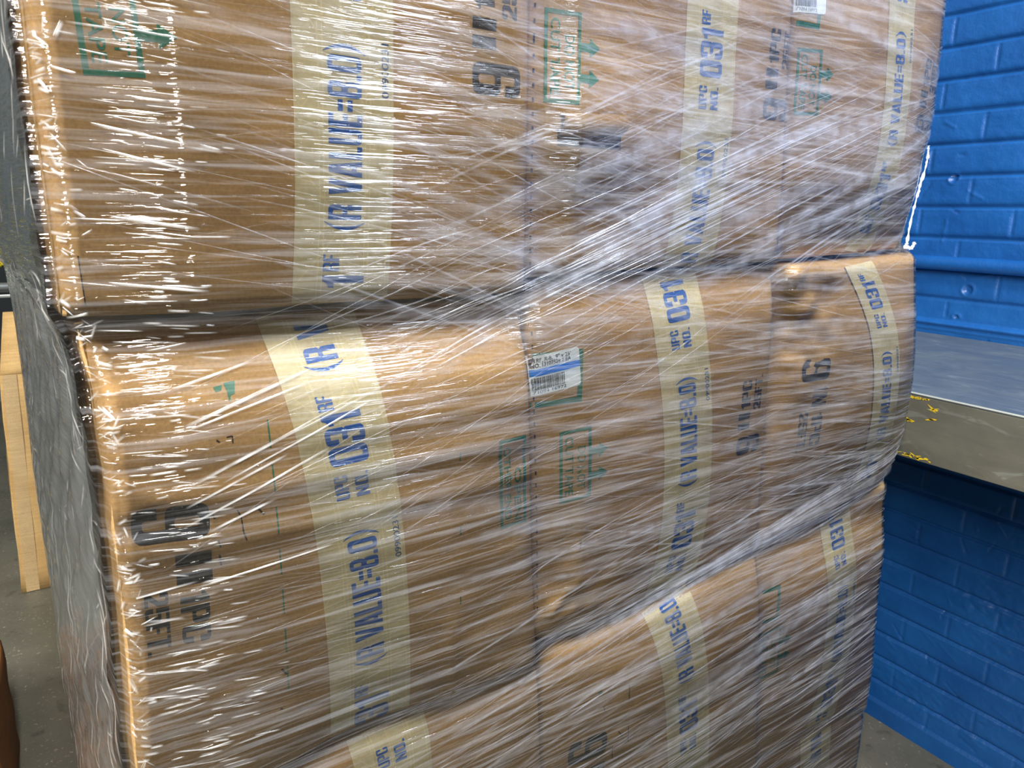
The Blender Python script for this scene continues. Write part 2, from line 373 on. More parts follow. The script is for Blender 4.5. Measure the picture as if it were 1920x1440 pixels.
def carton(key, label):
    f = FC[key]; nu, nv = 56, 60; g = .0012
    root = bpy.data.objects.new('cardboard_box', None); COL.objects.link(root)
    x0, z0 = f.point(.5, 0); root.location = (x0, D+DEPTH/2, z0)
    tag(root, label, 'box', 'taped cartons stacked in rows under the stretch film')
    us = np.linspace(0, 1, nu+1); us = .5-.5*np.cos(np.clip(us, 0, 1)*math.pi)*.35-(.5-us)*-.65*1 if False else us
    # denser rows near the rounded edges
    def dense(n): 
        t = np.linspace(0, 1, n+1); e = .03
        return np.interp(t, [0, .09, .91, 1], [0, e, 1-e, 1])
    U, V = dense(nu), dense(nv)
    vs = []; 
    off = np.array(root.location)
    for j in V:
        for i in U:
            x, z = f.point(i, j)
            w = f.R(z)-f.L(z); x += g*(1-2*i); z += g*.5*(1-2*j)
            vs.append((x, float(f.y(x, z)), z))
    W = nu+1; fs = [(j*W+i, j*W+i+1, (j+1)*W+i+1, (j+1)*W+i) for j in range(nv) for i in range(nu)]
    ring = [i for i in range(W)]+[j*W+nu for j in range(1, nv+1)]+[nv*W+i for i in range(nu-1, -1, -1)]+[j*W for j in range(nv-1, 0, -1)]
    prev = ring; n = len(ring); ln = LEAN.get(key, (0, 0))[0]
    for k, dy in enumerate((.02, .12, .3, .5, .7, DEPTH-.02)):
        cur = []
        for q in ring:
            x, y, z = vs[q]; t = dy/DEPTH; u = (q % W)/nu
            cur.append(len(vs)); vs.append((x+ln*t*(1-min(1, u*2.0)) + (0 if ln == 0 else 0), D+dy, z))
        fs += [(prev[i], cur[i], cur[(i+1) % n], prev[(i+1) % n]) for i in range(n)]; prev = cur
    fs.append(tuple(prev))
    vs = [tuple(np.array(v)-off) for v in vs]
    link('carton_body', vs, fs, M_kraft, root, smooth=True)
    return root, f, off

class Decal:
    """thin ink or paper laid on a carton face; fn turns local metres into (X, Z)"""
    def __init__(s, name, face, off, parent, mat, fn, eps=.0004, grid=.006):
        s.v, s.f, s.uv = [], [], []; s.a = (name, face, off, parent, mat, fn, eps, grid)
    def raw(s, vs, fs):
        b = len(s.v); s.v += [tuple(p) for p in vs]; s.f += [tuple(i+b for i in f) for f in fs]
    def polys(s, ps):
        for p in ps: s.raw(*triangulate(p, s.a[7]))
        return s
    def build(s, label=None):
        name, face, off, parent, mat, fn, eps, _ = s.a
        out = []; uv = []
        for a, b in s.v:
            x, z = fn(a, b); y = float(face.y(x, z, eps)); out.append((x-off[0], y-off[1], z-off[2])); uv.append((a, b))
        # face the viewer side (-Y)
        me_f = []
        for f in s.f:
            A, B_, C_ = [Vector(out[i]) for i in f[:3]]
            n = (B_-A).cross(C_-A); me_f.append(f if n.y < 0 else tuple(reversed(f)))
        o = link(name, out, me_f, mat, parent, True, uv)
        if label: o['label'] = label
        return o

def frame(ox, oz, ang, sx=1, sz=1):
    """local (a, b) -> (X, Z): a runs along ang (degrees, 0 = +X), b is 90 degrees to the left of it"""
    c, s = math.cos(R(ang)), math.sin(R(ang))
    return lambda a, b: (ox+a*c-b*s, oz+a*s+b*c)

def tape(key, root, f, off, line, upc, num=True, skip=None, width=.0375):
    """line: centre of the tape as (X, Z), bottom to top; upc: heights where the repeating print starts"""
    P = [Vector(p) for p in line]
    # smooth
    for _ in range(3):
        Q = [P[0]]
        for a, b in zip(P, P[1:]): Q += [a*.75+b*.25, a*.25+b*.75]
        P = Q+[P[-1]]
    S = [0]
    for a, b in zip(P, P[1:]): S.append(S[-1]+(b-a).length)
    S = np.array(S); PX = np.array([p.x for p in P]); PZ = np.array([p.y for p in P])
    def fn(s, t):
        x, z = np.interp(s, S, PX), np.interp(s, S, PZ)
        d0, d1 = max(0, s-.008), min(S[-1], s+.008)
        dx, dz = np.interp(d1, S, PX)-np.interp(d0, S, PX), np.interp(d1, S, PZ)-np.interp(d0, S, PZ)
        dx *= (.12 if key == 'MR' else .45); l = math.hypot(dx, dz); t *= width/.0375; return x+t*dz/l, z-t*dx/l
    n = int(S[-1]/.006); ss = np.linspace(0, S[-1], n+1); ts = np.linspace(-.0375, .0375, 13)
    ep = .0016 if key == 'MR' else .0005
    d = Decal('tape', f, off, root, M_tape, lambda a, b: fn(b, a), ep)
    d.raw([(t, s) for s in ss for t in ts], [(j*13+i, j*13+i+1, (j+1)*13+i+1, (j+1)*13+i) for j in range(n) for i in range(12)])
    tp = d.build()
    s_of = lambda z: float(np.interp(z, PZ, S))
    le = Decal('tape_lettering', f, off, tp, M_blue, lambda a, b: fn(a, -b), ep+.0004, .005)
    nu = Decal('lot_number', f, off, tp, M_num, lambda a, b: fn(a, -b), ep+.0004)
    ok = False; okn = False
    for z in upc:
        s0 = s_of(z) if PZ[0] <= z <= PZ[-1] else (z-PZ[0] if z < PZ[0] else S[-1]+z-PZ[-1])
        def put(ps):
            nonlocal ok
            for p in ps:
                a = [q[0] for q in p[0]]
                if min(a) > .001 and max(a) < S[-1]-.001: le.polys([p]); ok = True
        put(heavy('UPC', .0215, .0115, s0, .0045)); put(heavy('NO.', .0215, .0115, s0, -.0125))
        put(heavy('031', .044, .0325, s0+.030, -.0165)); put(heavy('RF', .0125, .0125, s0+.0765, .0035))
        put(heavy('(R VALUE=8.0)', .130, .0255, s0+.107, -.0125))
        if num:
            vs, fs = sans('09900231', .0375, .0056, s0+.2035, -.0335)
            if s0+.2035 > .001 and s0+.241 < S[-1]: nu.raw(vs, fs); okn = True
    if ok: le.build()
    if okn: nu.build()
    return tp

def size_print(root, f, off, x, z, ang, k=1.0, inches=False):
    d = Decal('size_print', f, off, root, M_black, frame(x, z, ang), .0005)
    d.polys(heavy('9', .0265*k, .050*k)); 
    if inches: d.polys(heavy('1', .004*k, .026*k, .035*k, .024*k)+heavy('N', .016*k, .026*k, .043*k, .024*k))
    else: d.polys([rect(.0375*k, .026*k, .0475*k, .050*k), rect(.0525*k, .026*k, .062*k, .050*k)])
    d.polys(heavy('1PC', .041*k, .0195*k, .068*k, .0275*k)); d.polys(heavy('25FT.', .050*k, .0155*k, .064*k, .0045*k))
    return d.build()

def handling(root, f, off, x, z, ang, w=.078, h=.0385, l1='DO NOT', l2='CUT TAPE', arrows=True, bw=.0035):
    """green framed handling mark; local a reads along ang"""
    d = Decal('handling_mark', f, off, root, M_green, frame(x, z, ang), .0005, .006)
    d.polys([rect(0, 0, w, bw), rect(0, h-bw, w, h), rect(0, bw, bw, h-bw), rect(w-bw, bw, w, h-bw)])
    k = h/.0385
    vs, fs = sans(l1, w*.60, .0098*k, w*(.25 if arrows else .34), .0215*k); d.raw(vs, fs)
    vs, fs = sans(l2, w*.82, .0098*k, w*.09, .0068*k); d.raw(vs, fs)
    if arrows:
        for a in (w*.36, w*.70):
            d.polys([[[(a-.0035, h), (a+.0035, h), (a+.0035, h+.010), (a+.0075, h+.010), (a, h+.021), (a-.0075, h+.010), (a-.0035, h+.010)]]])
    return d.build()

def green_frame(root, f, off, x0, z0, x1, z1, bw=.0055):
    d = Decal('label_outline', f, off, root, M_green, lambda a, b: (a, b), .0005, .006)
    d.polys([rect(x0, z0, x1, z0+bw), rect(x0, z1-bw, x1, z1), rect(x1-bw, z0+bw, x1, z1-bw)])
    return d.build()

def label(root, f, off, x, z, ang, w, h, cut=0):
    """white shipping label, left side tucked round the carton edge (local a from cut..w)"""
    fn = frame(x, z, ang)
    d = Decal('shipping_label', f, off, root, M_white, fn, .0009, .006)
    d.polys([[rnd([(0, 0), (w, 0), (w, h), (0, h)], {1: .004, 2: .004})]])
    lb = d.build('white shipping label with a blue stripe and barcode')
    s = Decal('blue_stripe', f, off, lb, M_lblue, fn, .0013, .006); s.polys([rect(0.0005, h*.49, w, h*.66)]); s.build()
    t = Decal('label_text', f, off, lb, M_black, fn, .0013)
    t.raw(*sans('01RF, R-8,  9" x 25\'', w*.80, .0040, .001, h*.83)); t.raw(*sans('NO. 13102509 1 EA', w*.80, .0040, .001, h*.71))
    t.raw(*sans('71094 16972', w*.66, .0030, w*.03, h*.045)); t.build()
    c = Decal('barcode', f, off, lb, M_black, fn, .0013, 0)
    a = .0015; rr_ = random.Random(4)
    while a < w*.66:
        b = rr_.choice([.0003, .0005, .0008, .0011]); c.polys([rect(a, h*.14, a+b, h*.45)]); a += b+rr_.choice([.0004, .0006, .001])
    c.build()
    return lb

def dashes(name, root, f, off, pts, seg, gapl, wd, mat):
    d = Decal(name, f, off, root, mat, lambda a, b: (a, b), .0005, .008)
    q = [Vector(p) for p in pts]; S = [0]
    for a, b in zip(q, q[1:]): S.append(S[-1]+(b-a).length)
    X = [p.x for p in q]; Z = [p.y for p in q]; s = 0
    while s+seg < S[-1]:
        x0, z0 = np.interp(s, S, X), np.interp(s, S, Z); x1, z1 = np.interp(s+seg, S, X), np.interp(s+seg, S, Z)
        v = Vector((x1-x0, z1-z0)); n = Vector((-v.y, v.x)).normalized()*wd/2
        d.polys([[[(x0-n.x, z0-n.y), (x0+n.x, z0+n.y), (x1+n.x, z1+n.y), (x1-n.x, z1-n.y)]]]); s += seg+gapl
    return d.build()

# ------------------------------------------------------------------ the cartons
B = {}
for key, lb in dict(
    TL='top row cardboard box at the left corner, marked with cut-off green NOT TAPE',
    TM='middle cardboard box of the top row, with a torn flap curling out',
    TR='top row cardboard box nearest the blue wall, white label at its top edge',
    ML='middle row cardboard box at the left corner with a big black 9',
    MM='cardboard box with the blue striped barcode label on its left edge',
    MR='crumpled bulging cardboard box in the row beside the metal ledge',
    BL='cardboard box below the big black 9 one, only upper edge and tape end showing',
    BM='cardboard box below the barcode label one, black 9 cut off by picture bottom',
    BR='cardboard box directly below the crumpled one, with a blurred green mark',
    FL='lowest layer cardboard box at the left corner of the pallet, under film',
    FM='lowest layer cardboard box in the middle of the pallet, under film',
    FR='lowest layer cardboard box at the right, tape end showing at picture bottom').items():
    B[key] = carton(key, lb)

r, f, o = B['TL']
tape('TL', r, f, o, [(.182, 1.2895), (.188, 1.36), (.1905, 1.43), (.192, 1.50), (.193, 1.673)], [1.237, 1.503])
size_print(r, f, o, .342, 1.4505, 90, .92)
handling(r, f, o, .0245, 1.5195, -88, .083, .034)
dashes('crease_mark', r, f, o, [(.0135, 1.29), (.0125, 1.33)], .038, .1, .0008, M_dark)
r, f, o = B['TM']
tape('TM', r, f, o, [(.557, 1.306), (.565, 1.35), (.5685, 1.42), (.566, 1.50), (.563, 1.56), (.562, 1.674)], [1.195, 1.461], width=.0355)
size_print(r, f, o, .692, 1.459, 90, .82)
handling(r, f, o, .3675, 1.525, -89, .074, .038)
dashes('perforation', r, f, o, [(.3585, 1.50), (.3592, 1.31)], .0035, .008, .0016, M_dark)
dashes('perforation', r, f, o, [(.3575, 1.665), (.3585, 1.50)], .0035, .008, .0016, M_dark)
r, f, o = B['TR']
tape('TR', r, f, o, [(.866, 1.3155), (.8745, 1.35), (.887, 1.40), (.8925, 1.45), (.890, 1.52), (.877, 1.605), (.874, 1.674)], [1.34, 1.606], width=.0275)
size_print(r, f, o, .983, 1.465, 88, .80)
handling(r, f, o, .699, 1.535, -87, .068, .040)
green_frame(r, f, o, .688, 1.556, .7288, 1.62, .005); label(r, f, o, .689, 1.5685, 4, .047, .044)
r, f, o = B['ML']
tape('ML', r, f, o, [(.1935, .907), (.1945, .95), (.194, 1.01), (.189, 1.11), (.176, 1.208), (.160, 1.282)], [.8635, 1.1305, 1.3975])
size_print(r, f, o, .024, 1.1515, -92, 1.02)
handling(r, f, o, .3245, 1.155, -88, .089, .030, 'OPEN', 'OTHER END', False, .003)
dashes('green_score_line', r, f, o, [(.121, 1.205), (.1225, 1.13), (.123, 1.06), (.1225, .955)], .022, .013, .0011, M_green)
dashes('green_score_line', r, f, o, [(.2835, 1.152), (.284, .99)], .009, .062, .0011, M_green)
sk = Decal('pen_marks', f, o, r, M_dark, lambda a, b: (a, b), .0005, 0)
def stroke(pts, wd):
    for (xa, za), (xb, zb) in zip(pts, pts[1:]):
        v = Vector((xb-xa, zb-za)); n = Vector((-v.y, v.x)).normalized()*wd/2
        sk.polys([[[(xa-n.x, za-n.y), (xa+n.x, za+n.y), (xb+n.x, zb+n.y), (xb-n.x, zb-n.y)]]])
stroke([(.1075, 1.139), (.113, 1.131)], .0014); stroke([(.076, 1.141), (.078, 1.135)], .0012)
stroke([(.094, 1.139), (.0965, 1.132), (.097, 1.121), (.099, 1.113)], .0010); stroke([(.079, 1.118), (.080, 1.112)], .0010)
stroke([(.079, 1.106), (.0795, 1.097)], .0012); stroke([(.0775, 1.1015), (.082, 1.1015)], .0008)
stroke([(.091, 1.196), (.095, 1.1965), (.095, 1.191)], .0010); stroke([(.084, 1.195), (.086, 1.193)], .0012)
stroke([(.118, .994), (.1215, .988)], .0014); stroke([(.115, .957), (.117, .956)], .0014)
sk.build()
gs = Decal('green_smudge', f, o, r, M_green, lambda a, b: (a, b), .0005, 0)
gs.polys([[[(.086, 1.233), (.092, 1.234), (.091, 1.230), (.087, 1.2295)]], [[(.093, 1.235), (.101, 1.236), (.1, 1.227), (.097, 1.226), (.0965, 1.222), (.0955, 1.222), (.095, 1.229)]]]); gs.build()
r, f, o = B['MM']
tape('MM', r, f, o, [(.5625, .9285), (.572, .96), (.5785, 1.0), (.579, 1.06), (.570, 1.15), (.5545, 1.225), (.5365, 1.3)], [.953, 1.2205])
size_print(r, f, o, .699, 1.081, 91, .84)
handling(r, f, o, .396, 1.151, -88, .076, .039)
green_frame(r, f, o, .3635, 1.179, .4215, 1.2318); label(r, f, o, .3635, 1.1905, 6, .0565, .0385)
dashes('perforation', r, f, o, [(.361, 1.29), (.365, 1.21), (.3735, 1.05), (.3785, .95)], .004, .0085, .0012, M_dark)
r, f, o = B['MR']
tape('MR', r, f, o, [(.931, .985), (.944, 1.02), (.949, 1.06), (.945, 1.12), (.928, 1.20), (.894, 1.258), (.856, 1.302)], [.951, 1.2175], width=.0295)
size_print(r, f, o, .763, 1.186, -90, 1.05, True)
r, f, o = B['BL']
tape('BL', r, f, o, [(.216, .56), (.217, .85), (.209, .898)], [.589, .8560])
r, f, o = B['BM']
tape('BM', r, f, o, [(.624, .57), (.6165, .68), (.603, .79), (.583, .87), (.562, .918)], [.692])
size_print(r, f, o, .421, .7835, -93, 1.10)
dashes('green_score_line', r, f, o, [(.505, .83), (.51, .70)], .022, .035, .001, M_dark)
sk = Decal('pen_marks', f, o, r, M_dark, lambda a, b: (a, b), .0005, 0)
stroke([(.492, .772), (.498, .764)], .0012); stroke([(.484, .755), (.485, .737)], .0012); stroke([(.468, .815), (.470, .808)], .0012); sk.build()
gs = Decal('green_smudge', f, o, r, M_green, lambda a, b: (a, b), .0005, 0)
gs.polys([[[(.459, .836), (.464, .8375), (.465, .834), (.461, .8325)]]]); gs.build()
r, f, o = B['BR']
tape('BR', r, f, o, [(.911, .603), (.924, .67), (.925, .74), (.918, .83), (.900, .90), (.889, .952)], [.602, .869], width=.0345)
handling(r, f, o, .741, .812, -86, .075, .042, arrows=True)
green_frame(r, f, o, .739, .827, .774, .8775, .005)
r, f, o = B['FR']
tape('FR', r, f, o, [(.935, .20), (.922, .45), (.907, .592)], [.16, .425])

# the curled strip torn out of the middle top carton
r, f, o = B['TM']
vs, fs = [], []; nA, nB = 16, 14; f.extra, ex_keep = None, f.extra
for j in range(nB+1):
    for i in range(nA+1):
        u, t = i/nA, j/nB
        x = lerp(.386, .457, u)+.0008*math.sin(t*9+u*3)
        a = t*math.pi*1.15; rad = .0082+.0006*math.sin(u*6)
        zz = 1.4445-.003*u*0+.0 - (1-math.cos(a))*rad*1.0 + (.003*u)
        out = .0012+math.sin(a)*rad*1.05
        if t > .8: zz -= (t-.8)*.03; out -= (t-.8)*.002
        vs.append((x-o[0], float(f.y(x, min(zz, 1.46)))-out-o[1], zz-o[2]))
for j in range(nB):
    for i in range(nA): k = j*(nA+1)+i; fs.append((k, k+nA+1, k+nA+2, k+1))
f.extra = ex_keep; fl = link('torn_flap', vs, fs, M_kraft2, r, True); fl['label'] = 'strip of board curled outward'
md = fl.modifiers.new('thickness', 'SOLIDIFY'); md.thickness = .0012
d = Decal('flap_shade', f, o, r, M_dark, lambda a, b: (a, b), .0004, .006); d.polys([rect(.384, 1.4165, .456, 1.4305)]); d.build()  # dark patch: shade below the curled strip, put into the colour

# ------------------------------------------------------------------ stretch film
M_film, nt, b = new_mat('stretch_film')
nt.nodes.remove(b); out = nt.nodes['Material Output']
tr = N(nt, 'ShaderNodeBsdfTransparent'); tr.inputs[0].default_value = (.98, .983, .985, 1)
gl = N(nt, 'ShaderNodeBsdfGlossy'); gl.inputs['Roughness'].default_value = .045; gl.inputs['Color'].default_value = (.95, .97, 1, 1)
di = N(nt, 'ShaderNodeBsdfDiffuse'); di.inputs['Color'].default_value = (.80, .84, .92, 1)
# short horizontal tension wrinkles
w1 = noise(nt, mapping(nt, (7, 7, 190), (0, R(3), 0)), 1.0, 3, .6, .5)
w2 = noise(nt, mapping(nt, (9, 9, 120), (0, R(-14), 0)), 1.0, 2, .6, .3)
w3 = noise(nt, mapping(nt, (30, 30, 260), (0, R(7), 0)), 1.0, 2, .7, .4)
hgt = math_(nt, 'ADD', math_(nt, 'MULTIPLY', w1, 1.0), math_(nt, 'ADD', math_(nt, 'MULTIPLY', w2, .8), math_(nt, 'MULTIPLY', w3, .2)))
bp = N(nt, 'ShaderNodeBump'); bp.inputs['Strength'].default_value = .72; bp.inputs['Distance'].default_value = .004
nt.links.new(hgt, bp.inputs['Height']); nt.links.new(bp.outputs[0], gl.inputs['Normal'])
fr = N(nt, 'ShaderNodeFresnel'); fr.inputs['IOR'].default_value = 1.5
ff = math_(nt, 'ADD', math_(nt, 'MULTIPLY', fr.outputs[0], 1.05), .012, True)
haze = ramp(nt, w1, [(.48, g1(0)), (.8, g1(.16))])
m1_ = N(nt, 'ShaderNodeMixShader'); nt.links.new(haze, m1_.inputs[0]); nt.links.new(tr.outputs[0], m1_.inputs[1]); nt.links.new(di.outputs[0], m1_.inputs[2])
m2_ = N(nt, 'ShaderNodeMixShader'); nt.links.new(ff, m2_.inputs[0]); nt.links.new(m1_.outputs[0], m2_.inputs[1]); nt.links.new(gl.outputs[0], m2_.inputs[2])
nt.links.new(m2_.outputs[0], out.inputs['Surface'])

M_side = M_film.copy(); M_side.name = 'grey_reflection_film'  # grey of the mirrored room put into the film's diffuse colour
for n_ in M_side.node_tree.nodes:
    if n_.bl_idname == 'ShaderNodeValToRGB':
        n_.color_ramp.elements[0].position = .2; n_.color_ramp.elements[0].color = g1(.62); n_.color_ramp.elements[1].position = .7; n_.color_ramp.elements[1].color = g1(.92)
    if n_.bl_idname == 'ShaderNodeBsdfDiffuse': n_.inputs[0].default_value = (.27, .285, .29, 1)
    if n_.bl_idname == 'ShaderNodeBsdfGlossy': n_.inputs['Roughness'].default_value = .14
M_side2 = M_side.copy(); M_side2.name = 'dark_side_film'  # darker copy for the upper part of the left side
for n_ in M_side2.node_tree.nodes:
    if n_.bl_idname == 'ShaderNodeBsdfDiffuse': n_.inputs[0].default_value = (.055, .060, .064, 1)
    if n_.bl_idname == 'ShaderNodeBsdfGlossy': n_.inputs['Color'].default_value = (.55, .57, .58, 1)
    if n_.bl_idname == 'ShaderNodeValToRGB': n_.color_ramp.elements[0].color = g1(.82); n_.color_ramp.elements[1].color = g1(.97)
# strands: u along, v across, opacity in the vertex attribute
M_strand, nt, b = new_mat('film_wrinkle'); nt.nodes.remove(b); out = nt.nodes['Material Output']
tr = N(nt, 'ShaderNodeBsdfTransparent'); gl = N(nt, 'ShaderNodeBsdfGlossy'); gl.inputs['Roughness'].default_value = .16; gl.inputs[0].default_value = (.92, .96, 1, 1)
di = N(nt, 'ShaderNodeBsdfDiffuse'); di.inputs['Color'].default_value = (.78, .82, .94, 1)  # blue of the wall's reflection put into the wrinkle colour
at = N(nt, 'ShaderNodeAttribute', attribute_name='opacity')
tc = N(nt, 'ShaderNodeTexCoord'); sp = N(nt, 'ShaderNodeSeparateXYZ'); nt.links.new(tc.outputs['UV'], sp.inputs[0])
prof = math_(nt, 'POWER', math_(nt, 'SINE', math_(nt, 'MULTIPLY', sp.outputs[1], math.pi)), 1.3)
brk = ramp(nt, noise(nt, mapping(nt, (60, 60, 60)), 1.0, 2), [(.3, g1(.35)), (.65, g1(1))])
al = math_(nt, 'MULTIPLY', math_(nt, 'MULTIPLY', at.outputs['Fac'], prof), brk, True)
mm = N(nt, 'ShaderNodeMixShader'); mm.inputs[0].default_value = .45; nt.links.new(di.outputs[0], mm.inputs[1]); nt.links.new(gl.outputs[0], mm.inputs[2])
m2_ = N(nt, 'ShaderNodeMixShader'); nt.links.new(al, m2_.inputs[0]); nt.links.new(tr.outputs[0], m2_.inputs[1]); nt.links.new(mm.outputs[0], m2_.inputs[2])
nt.links.new(m2_.outputs[0], out.inputs['Surface'])

# raster of the front relief, smoothed so the film bridges the seams
RX0, RX1, RZ0, RZ1, RS = -.02, 1.08, .10, 1.70, .005
gx = np.arange(RX0, RX1, RS); gz = np.arange(RZ0, RZ1, RS); GX, GZ = np.meshgrid(gx, gz)
H = np.full(GX.shape, -.038)
for k, f in FC.items():
    u, v, _, _ = f.uv(GX, GZ); ins = (u > -.01) & (u < 1.01) & (v > -.01) & (v < 1.01)
    H = np.where(ins, np.maximum(H, f.h(GX, GZ)), H)
H = H+.0105*np.exp(-((GX-.42)/.07)**2-((GZ-1.438)/.06)**2)
def blur(A, n):
    for _ in range(n):
        P = np.pad(A, 1, mode='edge'); A = (P[:-2, 1:-1]+P[2:, 1:-1]+P[1:-1, :-2]+P[1:-1, 2:]+2*P[1:-1, 1:-1])/6
    return A
HF = H.copy()
for _ in range(5): HF = np.maximum(blur(HF, 5), H)
HF = np.maximum(blur(HF, 2), H+.0005)+.0026
def film_h(x, z):
    i = np.clip((np.asarray(x)-RX0)/RS, 0, len(gx)-1.001); j = np.clip((np.asarray(z)-RZ0)/RS, 0, len(gz)-1.001)
    a = i.astype(int); b_ = j.astype(int); fa = i-a; fb = j-b_
    return (HF[b_, a]*(1-fa)+HF[b_, a+1]*fa)*(1-fb)+(HF[b_+1, a]*(1-fa)+HF[b_+1, a+1]*fa)*fb

Lz = pl([(.0015, .10), (.004, .5), (.006, .9), (.0085, .97), (.011, 1.06), (.0115, 1.10), (.012, 1.16), (.0115, 1.20), (.009, 1.25), (.006, 1.275), (.0, 1.29), (.001, 1.35), (.001, 1.42), (.002, 1.7)], 1)
Rz = pl([(1.046, .10), (1.048, .56), (1.045, .655), (1.028, .80), (1.028, .853), (1.020, .975), (1.024, 1.0), (1.033, 1.03), (1.036, 1.061), (1.028, 1.142), (1.015, 1.22), (.999, 1.305), (.978, 1.325), (.983, 1.38), (.988, 1.44), (.995, 1.46), (.998, 1.50), (.994, 1.565), (.988, 1.622), (.984, 1.70)], 1)
film = bpy.data.objects.new('stretch_wrap', None); COL.objects.link(film); film.location = (.5, D+DEPTH/2, .14)
tag(film, 'clear glossy stretch film wound tightly around the stack of cardboard boxes', 'plastic wrap')
fo = np.array(film.location)
def side_x(y, z):
    xl = float(Lz(z))-.003; lean = float(np.interp(z, [0, 1.28, 1.31, 1.7], [-.078, -.078, -.103, -.103])); t = (y-D-.010)/(DEPTH-.006)
    amp = .0045*min(1, .4+max(0, t)*6)*min(1, max(0, 1-t)*8)
    cx = amp*(float(fbm(y*6+z*3.5, z*7-y*5, 4))*2.2+.35*math.sin(y*60+z*85+3*float(fbm(y*5, z*5))))
    return xl+lean*t-.002-abs(cx)
zs = np.arange(.13, 1.685, .006)
vs = []; cols = 0
front_u = np.concatenate([np.linspace(0, .02, 5)[:-1], np.linspace(.02, .98, 150), np.linspace(.98, 1, 5)[1:]])
back_y = D+DEPTH+.004
grid = []
for z in zs:
    xl, xr = float(Lz(z))-.003, float(Rz(z))+.0015; row = []
    lean = float(np.interp(z, [0, 1.28, 1.31, 1.7], [-.078, -.078, -.103, -.103]))
    # left side, back to front, cockled
    for t in np.linspace(1, 0, 70)[:-1]:
        y = D+.010+t*(DEPTH-.006)
        amp = .0045*min(1, .4+t*6)*min(1, (1-t)*8)
        cx = amp*(float(fbm(y*6+z*3.5, z*7-y*5, 4))*2.2+.35*math.sin(y*60+z*85+3*float(fbm(y*5, z*5))))
        row.append((xl+lean*t-.002-abs(cx), y, z))
    fx = lerp(xl, xr, front_u); fh = film_h(fx, np.full_like(fx, z))
    edge = .010*(np.clip((.009-(fx-xl))/.009, 0, 1)**2+np.clip((.009-(xr-fx))/.009, 0, 1)**2)
    for x, h_, e in zip(fx, fh, edge):
        fz = .0006*float(fbm(x*14, z*150+x*20, 3))*2
        row.append((x, D-h_+e*.9-abs(fz), z))
    for t in np.linspace(0, 1, 12)[1:]: row.append((xr+.001, D+.010+t*(DEPTH-.006), z))
    xb0, xb1 = xr, xl+lean-.002
    for t in np.linspace(0, 1, 10)[1:-1]: row.append((lerp(xb0, xb1, t), back_y, z))
    grid.append(row)
nc = len(grid[0]); V = [tuple(np.array(p)-fo) for row in grid for p in row]
Fc = [(j*nc+i, j*nc+(i+1) % nc, (j+1)*nc+(i+1) % nc, (j+1)*nc+i) for j in range(len(zs)-1) for i in range(nc)]
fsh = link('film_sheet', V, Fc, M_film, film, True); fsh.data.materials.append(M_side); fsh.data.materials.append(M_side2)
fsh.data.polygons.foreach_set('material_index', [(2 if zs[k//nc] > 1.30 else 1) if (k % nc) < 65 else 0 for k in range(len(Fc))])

M_ridge_glint = M_strand.copy(); M_ridge_glint.name = 'film_ridge_glint'  # glints and sparkles painted as near-white diffuse strands
for n_ in M_ridge_glint.node_tree.nodes:
    if n_.bl_idname == 'ShaderNodeBsdfDiffuse': n_.inputs[0].default_value = (.95, .95, .95, 1)
class Strands:
    def __init__(s): s.v, s.f, s.uv, s.op = [], [], [], []
    def add(s, x, z, ang, length, width, op, raise_=.0006, bend=0.0):
        n = max(4, int(length/.012)); c, si = math.cos(R(ang)), math.sin(R(ang))
        t = np.linspace(0, 1, n+1); px = x+(t-.5)*length*c; pz = z+(t-.5)*length*si+bend*4*t*(1-t)
        keep = (px > Lz(pz)-.001) & (px < Rz(pz)-.001) & (pz > .15) & (pz < 1.66)
        idx = np.nonzero(keep)[0]
        if len(idx) < 3: return
        px, pz, t = px[idx], pz[idx], t[idx]; h = film_h(px, pz); b0 = len(s.v)
        fade = np.sin(np.clip(t, 0, 1)*math.pi)**.5
        for k in range(len(px)):
            for q, (w, r_) in enumerate(((-1, 0), (0, 1), (1, 0))):
                xx = px[k]-si*w*width/2; zz = pz[k]+c*w*width/2
                s.v.append((xx-fo[0], D-h[k]-.0007-r_*raise_-fo[1], zz-fo[2])); s.uv.append((t[k], q/2)); s.op.append(op*fade[k])
        for k in range(len(px)-1):
            for q in range(2):
                a = b0+k*3+q; s.f.append((a, a+3, a+4, a+1) if False else (a, a+1, a+4, a+3))
    def side(s, y, z, ang, length, width, op):
        n = max(3, int(length/.012)); c, si = math.cos(R(ang)), math.sin(R(ang)); t = np.linspace(0, 1, n+1)
        py = y+(t-.5)*length*c; pz = z+(t-.5)*length*si; ok = [i for i in range(n+1) if D+.012 < py[i] < D+DEPTH-.02 and .15 < pz[i] < 1.66]
        if len(ok) < 3: return
        b0 = len(s.v)
        for i in ok:
            x0 = side_x(py[i], pz[i])
            for q, (w, r_) in enumerate(((-1, 0), (0, 1), (1, 0))):
                s.v.append((x0-.0018-r_*.0009-fo[0], py[i]-si*w*width/2-fo[1], pz[i]+c*w*width/2-fo[2])); s.uv.append((t[i], q/2)); s.op.append(op*math.sin(math.pi*min(1, max(0, t[i])))**.5)
        for k in range(len(ok)-1):
            for q in range(2): a = b0+k*3+q; s.f.append((a, a+1, a+4, a+3))
    def build(s, name, mat=None):
        o = link(name, s.v, s.f, mat or M_strand, film, True, s.uv)
        # uv v must vary across: 0, .5, 1
        at = o.data.attributes.new('opacity', 'FLOAT', 'POINT'); at.data.foreach_set('value', np.asarray(s.op, dtype=np.float32))
        return o
S = Strands(); rs = random.Random(11)
